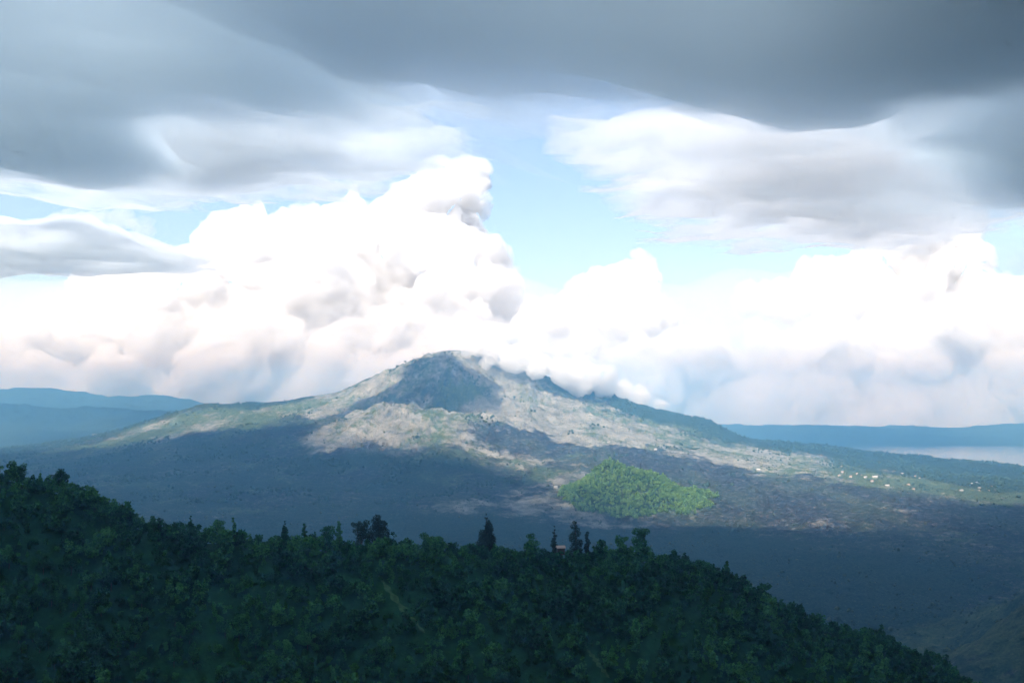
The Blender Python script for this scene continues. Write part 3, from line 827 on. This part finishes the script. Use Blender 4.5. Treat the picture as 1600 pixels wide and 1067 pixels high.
# the two bare earth scars
for (x0, y0, x1, y1) in ((600, 912, 660, 985), (920, 1020, 950, 1060)):
    t = np.clip(((spx - x0) * (x1 - x0) + (spy - y0) * (y1 - y0)) / ((x1 - x0) ** 2 + (y1 - y0) ** 2), 0, 1)
    keep &= np.hypot(spx - x0 - t * (x1 - x0), (spy - y0 - t * (y1 - y0)) * 0.7) > 13
spots = spots[keep]; sz = sz[keep]; spx = spx[keep]; spy = spy[keep]
order = np.argsort(spots[:, 1])                        # nearest first: they show largest
in_frame = (spx > 5) & (spx < 1590) & (spy < 1062)
order = np.concatenate([order[in_frame[order]], order[~in_frame[order]]])
scale_all = rg.choice([0.32, 0.4, 0.46, 0.54, 0.62, 0.74, 0.92, 1.35], len(spots)) * rg.uniform(0.9, 1.1, len(spots)) * (0.92 + 0.25 * fbm2(spots[:, 0] / 55 + 3, spots[:, 1] / 55, 2))
near_crest = spots[:, 1] > np.interp(spx, crest_x, crest_d) - 12
scale_all = np.where(near_crest, np.minimum(scale_all, 0.95), scale_all)
LABEL_F = 'dark green leafy tree in the dense forest on the near hillside'
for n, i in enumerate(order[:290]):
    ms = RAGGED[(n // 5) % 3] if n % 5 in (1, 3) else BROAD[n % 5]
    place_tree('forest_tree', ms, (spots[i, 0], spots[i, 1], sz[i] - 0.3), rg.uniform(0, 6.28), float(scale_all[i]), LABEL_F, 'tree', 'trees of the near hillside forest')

def scatter(name, variants, pts, scales, mat, label, category, tints=None, squash=None):
    """one joined mesh of many small copies (variants: verts, tris, leaf attribute)"""
    V, Fc, A, T_, n = [], [], [], [], 0
    r = np.random.default_rng(len(pts))
    for i, (p, s) in enumerate(zip(pts, scales)):
        v, f, a = variants[i % len(variants)]
        th = r.uniform(0, 6.28); c, q = math.cos(th), math.sin(th)
        w = np.stack([v[:, 0] * c - v[:, 1] * q, v[:, 0] * q + v[:, 1] * c, v[:, 2]], 1) * s + p
        V.append(w); Fc.append(f + n); A.append(a); n += len(v)
        T_.append(np.full(len(v), r.uniform() if tints is None else tints[i]))
    return add(name, mesh_np(name, np.concatenate(V), np.concatenate(Fc), [mat], False, {'leaf': np.concatenate(A), 'tint': np.concatenate(T_)}), kind='stuff', label=label, category=category)

lite = []
for i in range(9):
    kd = ('round', 'round', 'column', 'round', 'ragged', 'round', 'cone', 'ragged', 'round')[i]
    cs, rs = crown_lobes(kd, 9.0 if kd == 'round' else 11.0, 8.6 if kd == 'round' else 5.6, rg)
    lite.append(leaf_cloud(cs, rs, 7.5, 0.76, rg))
rest = order[290:]
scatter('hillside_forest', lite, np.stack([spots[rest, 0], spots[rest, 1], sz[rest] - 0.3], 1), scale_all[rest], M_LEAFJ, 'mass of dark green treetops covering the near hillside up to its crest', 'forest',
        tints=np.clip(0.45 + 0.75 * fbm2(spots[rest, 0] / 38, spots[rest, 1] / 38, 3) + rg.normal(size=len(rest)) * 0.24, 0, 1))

# single trees that stand out along the crest
def crest_tree(name, px, top, base, wpx, kind, label, d=None, mat=None):
    d = d or float(np.interp(px, crest_x, crest_d)) + 8
    p = P(px, base, d); z = float(near_ground(np.array([p[0]]), np.array([p[1]]))[0])
    topz = P(px, top, d)[2]
    h = max(6.0, topz - z)
    w = wpx / F * d
    r = np.random.default_rng(int(px * 7 + top))
    ms = tree_meshes(name + '_%d' % px, kind, h, w, r, mat or M_LEAF, per=30 if w > 5 else 60, size=0.42)
    place_tree(name, ms, (p[0], p[1], z - 0.3), 0, 1.0, label, 'tree')
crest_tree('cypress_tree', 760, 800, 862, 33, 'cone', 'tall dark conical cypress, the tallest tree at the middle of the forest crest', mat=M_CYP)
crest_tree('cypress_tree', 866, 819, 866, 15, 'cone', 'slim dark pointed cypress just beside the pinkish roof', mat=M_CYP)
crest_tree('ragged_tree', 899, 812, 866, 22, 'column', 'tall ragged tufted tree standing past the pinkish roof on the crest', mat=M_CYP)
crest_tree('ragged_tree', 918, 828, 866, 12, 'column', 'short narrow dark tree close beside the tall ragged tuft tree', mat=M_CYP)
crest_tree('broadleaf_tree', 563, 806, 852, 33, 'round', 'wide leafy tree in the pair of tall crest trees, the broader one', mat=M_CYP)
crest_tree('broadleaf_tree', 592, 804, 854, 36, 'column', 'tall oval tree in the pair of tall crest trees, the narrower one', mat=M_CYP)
crest_tree('slender_tree', 530, 811, 850, 13, 'column', 'thin upright tree at the side of the pair of tall crest trees')
crest_tree('broadleaf_tree', 509, 818, 850, 28, 'round', 'low round leafy tree touching a thin upright tree on the crest')
crest_tree('slender_tree', 476, 816, 848, 10, 'column', 'thin pale upright tree alone on the crest before a low round tree')
crest_tree('slender_tree', 445, 812, 846, 13, 'cone', 'small pointed tree above the crest on the lower part of the ridge')
crest_tree('broadleaf_tree', 344, 805, 840, 26, 'round', 'rounded tree rising from the low dip of the forest crest')
crest_tree('slender_tree', 298, 804, 836, 14, 'cone', 'pointed dark tree where the steep crest levels out')
crest_tree('slender_tree', 365, 806, 842, 9, 'column', 'narrow tree beside the rounded tree at the dip of the crest')
crest_tree('broadleaf_tree', 92, 731, 775, 26, 'round', 'bushy tree jutting from the highest steep part of the crest')
crest_tree('broadleaf_tree', 25, 720, 756, 34, 'round', 'bushy tree at the very top of the forest crest by the picture edge')
crest_tree('broadleaf_tree', 1003, 825, 872, 34, 'round', 'broad crowned tree where the crest starts falling toward the lava plain')
crest_tree('broadleaf_tree', 970, 834, 870, 26, 'round', 'low leafy tree just before the broad crowned tree on the crest')
crest_tree('broadleaf_tree', 613, 826, 858, 16, 'round', 'small leafy tree in the shelter of the tall oval tree')
crest_tree('broadleaf_tree', 672, 832, 860, 36, 'round', 'wide low tree midway between the tall oval tree and the conical cypress')
crest_tree('broadleaf_tree', 830, 826, 864, 28, 'round', 'leafy tree between the conical cypress and the slim pointed cypress')

# pale grassy tracks running down through the forest
M_TRACK = plain_material('dry_grass_track', (0.035, 0.085, 0.032), 0.5, 0.6)
for (lab_, line) in (('pale dry grass track slanting down the middle of the forest slope', ((592, 900, 520), (604, 918, 513), (616, 935, 507), (632, 955, 500), (650, 975, 494), (664, 990, 489))), ('short bare track low on the forest slope', ((918, 1016, 505), (934, 1036, 497), (952, 1060, 489)))):
    mid_, n_ = [], 40
    for k in range(n_):
        t = k / (n_ - 1) * (len(line) - 1); a_ = min(int(t), len(line) - 2); u_ = t - a_
        l0, l1 = line[a_], line[a_ + 1]
        pxx, pyy = l0[0] + (l1[0] - l0[0]) * u_, l0[1] + (l1[1] - l0[1]) * u_
        dd = np.linspace(420, 600, 400); gz = near_ground((pxx - 800) / F * dd, dd); zz = CAM_Z + (HORIZON - pyy) / F * dd
        kk = int(np.argmax(gz >= zz)); mid_.append(((pxx - 800) / F * dd[kk], dd[kk]))
    mid_ = np.array(mid_); wdt = (1.5 + 0.8 * np.sin(np.arange(n_) * 0.9)) * np.sqrt(np.sin(np.linspace(0.03, 3.11, n_)))
    tl = np.gradient(mid_, axis=0); tl /= np.linalg.norm(tl, axis=1, keepdims=True); nl = np.stack([-tl[:, 1], tl[:, 0]], 1)
    rows = [mid_ + nl * (wdt * q_)[:, None] for q_ in (-1, 0, 1)]
    vv = np.concatenate([np.stack([r_[:, 0], r_[:, 1], near_ground(r_[:, 0], r_[:, 1]) + 0.35], 1) for r_ in rows])
    ff = np.array([[a * n_ + k, a * n_ + k + 1, (a + 1) * n_ + k + 1, (a + 1) * n_ + k] for a in range(2) for k in range(n_ - 1)])
    add('grass_path', mesh_np('grass_path', vv, ff, [M_TRACK], True), kind='structure', label=lab_, category='path')

# small house on the crest
M_WALL = plain_material('plaster', (0.55, 0.5, 0.45), 0.15, 1.0)
M_TILE = plain_material('roof_tiles', (0.36, 0.26, 0.23), 0.3, 1.5)
M_WHITE = plain_material('white_wash', (0.46, 0.45, 0.42), 0.08, 0.5)
M_METAL = plain_material('pale_sheet_roof', (0.42, 0.42, 0.43), 0.12, 0.5, 0.5)
M_DOOR = plain_material('dark_wood', (0.06, 0.04, 0.03), 0.3, 2.0)

def boxv(x0, x1, y0, y1, z0, z1):
    v = np.array([(x, y, z) for z in (z0, z1) for y in (y0, y1) for x in (x0, x1)], float)
    f = np.array([[0, 2, 3, 1], [4, 5, 7, 6], [0, 1, 5, 4], [1, 3, 7, 5], [3, 2, 6, 7], [2, 0, 4, 6]])
    return v, f

def house(name, loc, w, dp, h, rz, label, wall, roofm, group=None):
    e = bpy.data.objects.new(name, None); COL.objects.link(e)
    e.location = loc; e.rotation_euler = (0, 0, rz); e['label'] = label; e['category'] = 'house'
    if group:
        e['group'] = group
    v, f = boxv(-w / 2, w / 2, -dp / 2, dp / 2, -2, h)
    g = np.array([(-w / 2, 0, h + dp * 0.30), (w / 2, 0, h + dp * 0.30)])
    v = np.concatenate([v, g]); tri = [[4, 6, 8, 8], [5, 9, 7, 7]]
    add('wall', mesh_np(name + '_wall', v, f, [wall]), e)
    o_ = 0.5; rh = h + dp * 0.32
    parts = []
    for s in (-1, 1):
        p = np.array([(-w / 2 - o_, s * (dp / 2 + o_), h - 0.15), (w / 2 + o_, s * (dp / 2 + o_), h - 0.15), (w / 2 + o_, 0, rh), (-w / 2 - o_, 0, rh)], float)
        q = p + np.array([0, 0, 0.18])
        parts.append((np.concatenate([p, q]), np.array([[0, 1, 2, 3], [4, 7, 6, 5], [0, 4, 5, 1], [1, 5, 6, 2], [2, 6, 7, 3], [3, 7, 4, 0]])))
    for s in (-1, 1):   # gable ends
        x = s * (w / 2 - 0.02)
        parts.append((np.array([(x, -dp / 2, h), (x, dp / 2, h), (x, 0, rh - 0.05), (x, 0, rh - 0.05)]), np.array([[0, 1, 2, 3]])))
    add('roof', mesh_np(name + '_roof', *join(parts), [roofm]), e)
    add('door', mesh_np(name + '_door', *boxv(-0.5, 0.5, -dp / 2 - 0.06, -dp / 2 + 0.05, 0, min(2.1, h - 0.3)), [M_DOOR]), e)
    for s in (-1, 1):
        add('window', mesh_np(name + '_window', *boxv(s * w * 0.3 - 0.6, s * w * 0.3 + 0.6, -dp / 2 - 0.05, -dp / 2 + 0.05, 0.9, min(2.0, h - 0.4)), [M_DOOR]), e)
    return e
hq = P(876, 858, 574)
hz = float(near_ground(np.array([hq[0]]), np.array([hq[1]]))[0])
hz2 = P(876, 853, 574)[2]
house('hut', (hq[0], hq[1], hz2 - 2.9), 4.2, 3.4, 2.1, 0.15, 'tiny hut with a pinkish tiled roof among the crest trees', M_DOOR, plain_material('pinkish_tiles', (0.44, 0.34, 0.31), 0.2, 1.5))

# ------------------------------------------------------------------ trees on the cinder cone
hill_var = []
for i in range(5):
    h_, w_ = (14, 13) if i < 3 else (17, 9)
    cs, rs = crown_lobes('round' if i < 3 else 'column', h_, w_, rg)
    hill_var.append(leaf_cloud(cs, rs, 3.4, 1.45, rg))
pts = []
for x in np.arange(HILL_PEAK[0] - 200, HILL_PEAK[0] + 400, 9.5):
    for y in np.arange(HILL_PEAK[1] - 240, HILL_PEAK[1] + 120, 9.5):
        pts.append((x + rg.uniform(-4, 4), y + rg.uniform(-4, 4)))
pts = np.array(pts)
hb_ = hill_bump(pts[:, 0], pts[:, 1])
pz = ground(pts[:, 0], pts[:, 1])
pts = np.concatenate([pts, pz[:, None]], 1)[hb_ > 5]
front = np.argsort(pts[:, 1] + 0.0 * pts[:, 0])
sc_h = rg.uniform(0.6, 1.25, len(pts))
hill_me = [mesh_np('hill_tree_%s' % 'abcde'[i], v, f, [M_HILL], False, {'leaf': a}) for i, (v, f, a) in enumerate(hill_var)]
big = front[np.linspace(0, len(front) * 0.75, 270).astype(int)]
for n, i in enumerate(big):
    place_tree('hill_tree', (hill_me[n % 5],), (pts[i, 0], pts[i, 1], pts[i, 2] - 0.6), rg.uniform(0, 6.28), float(sc_h[i] * 1.15), 'bright green tree among those covering the small steep hill', 'tree', 'trees on the small steep hill', parts=False)
left = np.setdiff1d(np.arange(len(pts)), big)
hill_var = [leaf_cloud(*crown_lobes('round' if i < 3 else 'column', 14, 13 if i < 3 else 9, rg), 1.4, 2.1, rg) for i in range(5)]
scatter('hill_woodland', hill_var, pts[left] - np.array([0, 0, .6]), sc_h[left], M_HILLJ, 'bright green woodland filling the small steep hill', 'woodland')

# ------------------------------------------------------------------ far woods and scrub
small = []
for i in range(5):
    r = np.random.default_rng(40 + i)
    v, f = ico(0)
    v = v * (1 + 0.3 * r.normal(size=(len(v), 1))) * np.array([1, 1, 1.1]) + np.array([0, 0, 0.75])
    small.append((v, f, r.uniform(0, 1, len(v))))

def random_ground(n, seed, d0, d1, umax=0.56):
    r = np.random.default_rng(seed)
    u = r.uniform(-umax, umax, n); d = np.sqrt(r.uniform(d0 ** 2, d1 ** 2, n))
    return u * d, d, r
x, y, r = random_ground(60000, 3, 3300, 6300)
wv = R_WOOD(x, y) + 1.0 * fbm2(x / 240, y / 280, 5, 0.6)
k = (wv > 0.66) & (np.hypot(x - HILL_PEAK[0] - 80, y - HILL_PEAK[1]) > 420)
x, y = x[k][:11000], y[k][:11000]
scatter('far_woods', small, np.stack([x, y, ground(x, y) - 0.8], 1), r.uniform(3.0, 6.5, len(x)), M_FARW, 'dark green woods on the volcano slopes and the plain by the lake', 'woods')
x, y, r = random_ground(60000, 4, 1500, 5900)
gv = R_GRASS(x, y) + 0.45 * smooth(3500, 3100, y) + 1.3 * fbm2(x / 210, y / 260, 5, 0.6)
k = (gv > 0.42) & ((R_WOOD(x, y) < 0.6) | (y < 3300))
x, y = x[k][:17000], y[k][:17000]
scatter('scrub', small, np.stack([x, y, ground(x, y) - 0.5], 1), r.uniform(0.9, 2.6, len(x)) * np.where(r.uniform(size=len(x)) < 0.10, 1.9, 1), M_SCRUB, 'scattered green scrub dotted over lava and ash slopes', 'scrub')

# far houses of the village on the plain
vill = [(1386, 762, 16, 'white walled village house on the plain, nearest the lava edge', M_WHITE, M_METAL), (1367, 747, 20, 'long pale roofed building amid the pinkish village clearing', M_WHITE, M_METAL),
        (1352, 746, 12, 'pale village house at the clearing beside the long roofed building', M_WALL, M_METAL), (1502, 767, 14, 'pale house alone among the green fields past the village', M_WHITE, M_METAL),
        (1340, 742, 12, 'small tile roofed house above the village clearing', M_WALL, M_TILE), (1529, 766, 10, 'tile roofed house among trees past the pale lone house', M_WALL, M_TILE),
        (1410, 744, 12, 'pale roof at the far end of the village clearing', M_WHITE, M_METAL), (1185, 733, 16, 'long shed with pale roof on the dry grass slope', M_WHITE, M_METAL),
        (951, 694, 12, 'lone pale house on the ash slope above the lava', M_WHITE, M_METAL), (1024, 706, 12, 'small pale hut on the dry slope above the lava band', M_WHITE, M_METAL),
        (868, 763, 14, 'white hut beside the small wooded hill', M_WHITE, M_METAL), (147, 682, 22, 'pale house on the far shore below the blue hills', M_WHITE, M_METAL)]
for px, py, w, lb, wm, rm in vill:
    q = hit(px, py)
    if q is None:
        continue
    z = float(ground(q[:1], q[1:2])[0])
    house('village_house', (q[0], q[1], z + 0.5), w, w * 0.55, 4.0, 0.2 * math.sin(px), lb, wm, rm)

rv = np.random.default_rng(77)
for n in range(18):
    px = rv.uniform(1290, 1590); py = 738 + (px - 1290) * 0.085 + rv.normal() * 7
    q = hit(px, py)
    if q is None:
        continue
    z = float(ground(q[:1], q[1:2])[0]); w = rv.uniform(6, 11)
    house('village_house', (q[0], q[1], z + 0.5), w, w * rv.uniform(0.5, 0.8), rv.uniform(3, 4.5), rv.uniform(-0.6, 0.6), 'small house scattered among trees and fields of the village on the plain',
          (M_WHITE, M_WALL)[n % 2], (M_METAL, M_TILE, M_TILE)[n % 3], group='scattered village houses')

# ------------------------------------------------------------------ mist on the summit and haze
cumulus('summit_mist', [(752, 545, 15, 5600), (778, 553, 20, 5560), (803, 563, 20, 5500), (828, 577, 14, 5420), (845, 568, 20, 5560), (878, 583, 24, 5560), (908, 590, 24, 5620), (942, 598, 22, 5680), (975, 607, 16, 5740), (780, 530, 22, 5660), (1005, 616, 14, 5720), (1035, 628, 11, 5720), (732, 553, 9, 5560), (765, 566, 9, 5480), (895, 604, 14, 5520)],
        5650, vapour_material('summit_mist_vapour', 0.02, (1, 1, 1), 0.3), 'white cloud clinging to the volcano summit and its slope', 21, voxel_px=1.6, children=(6, 3), rough=0.6)['kind'] = 'stuff'

hv, hf_ = boxv(-19500, 19500, -6800, 12900, -120, 790)
add('haze', mesh_np('haze', hv, hf_, [vapour_material('blue_haze', 0.000155, (0.20, 0.56, 1.0), 0.1, 0.5)]), kind='stuff', label='pale blue haze in the valley air', category='haze')
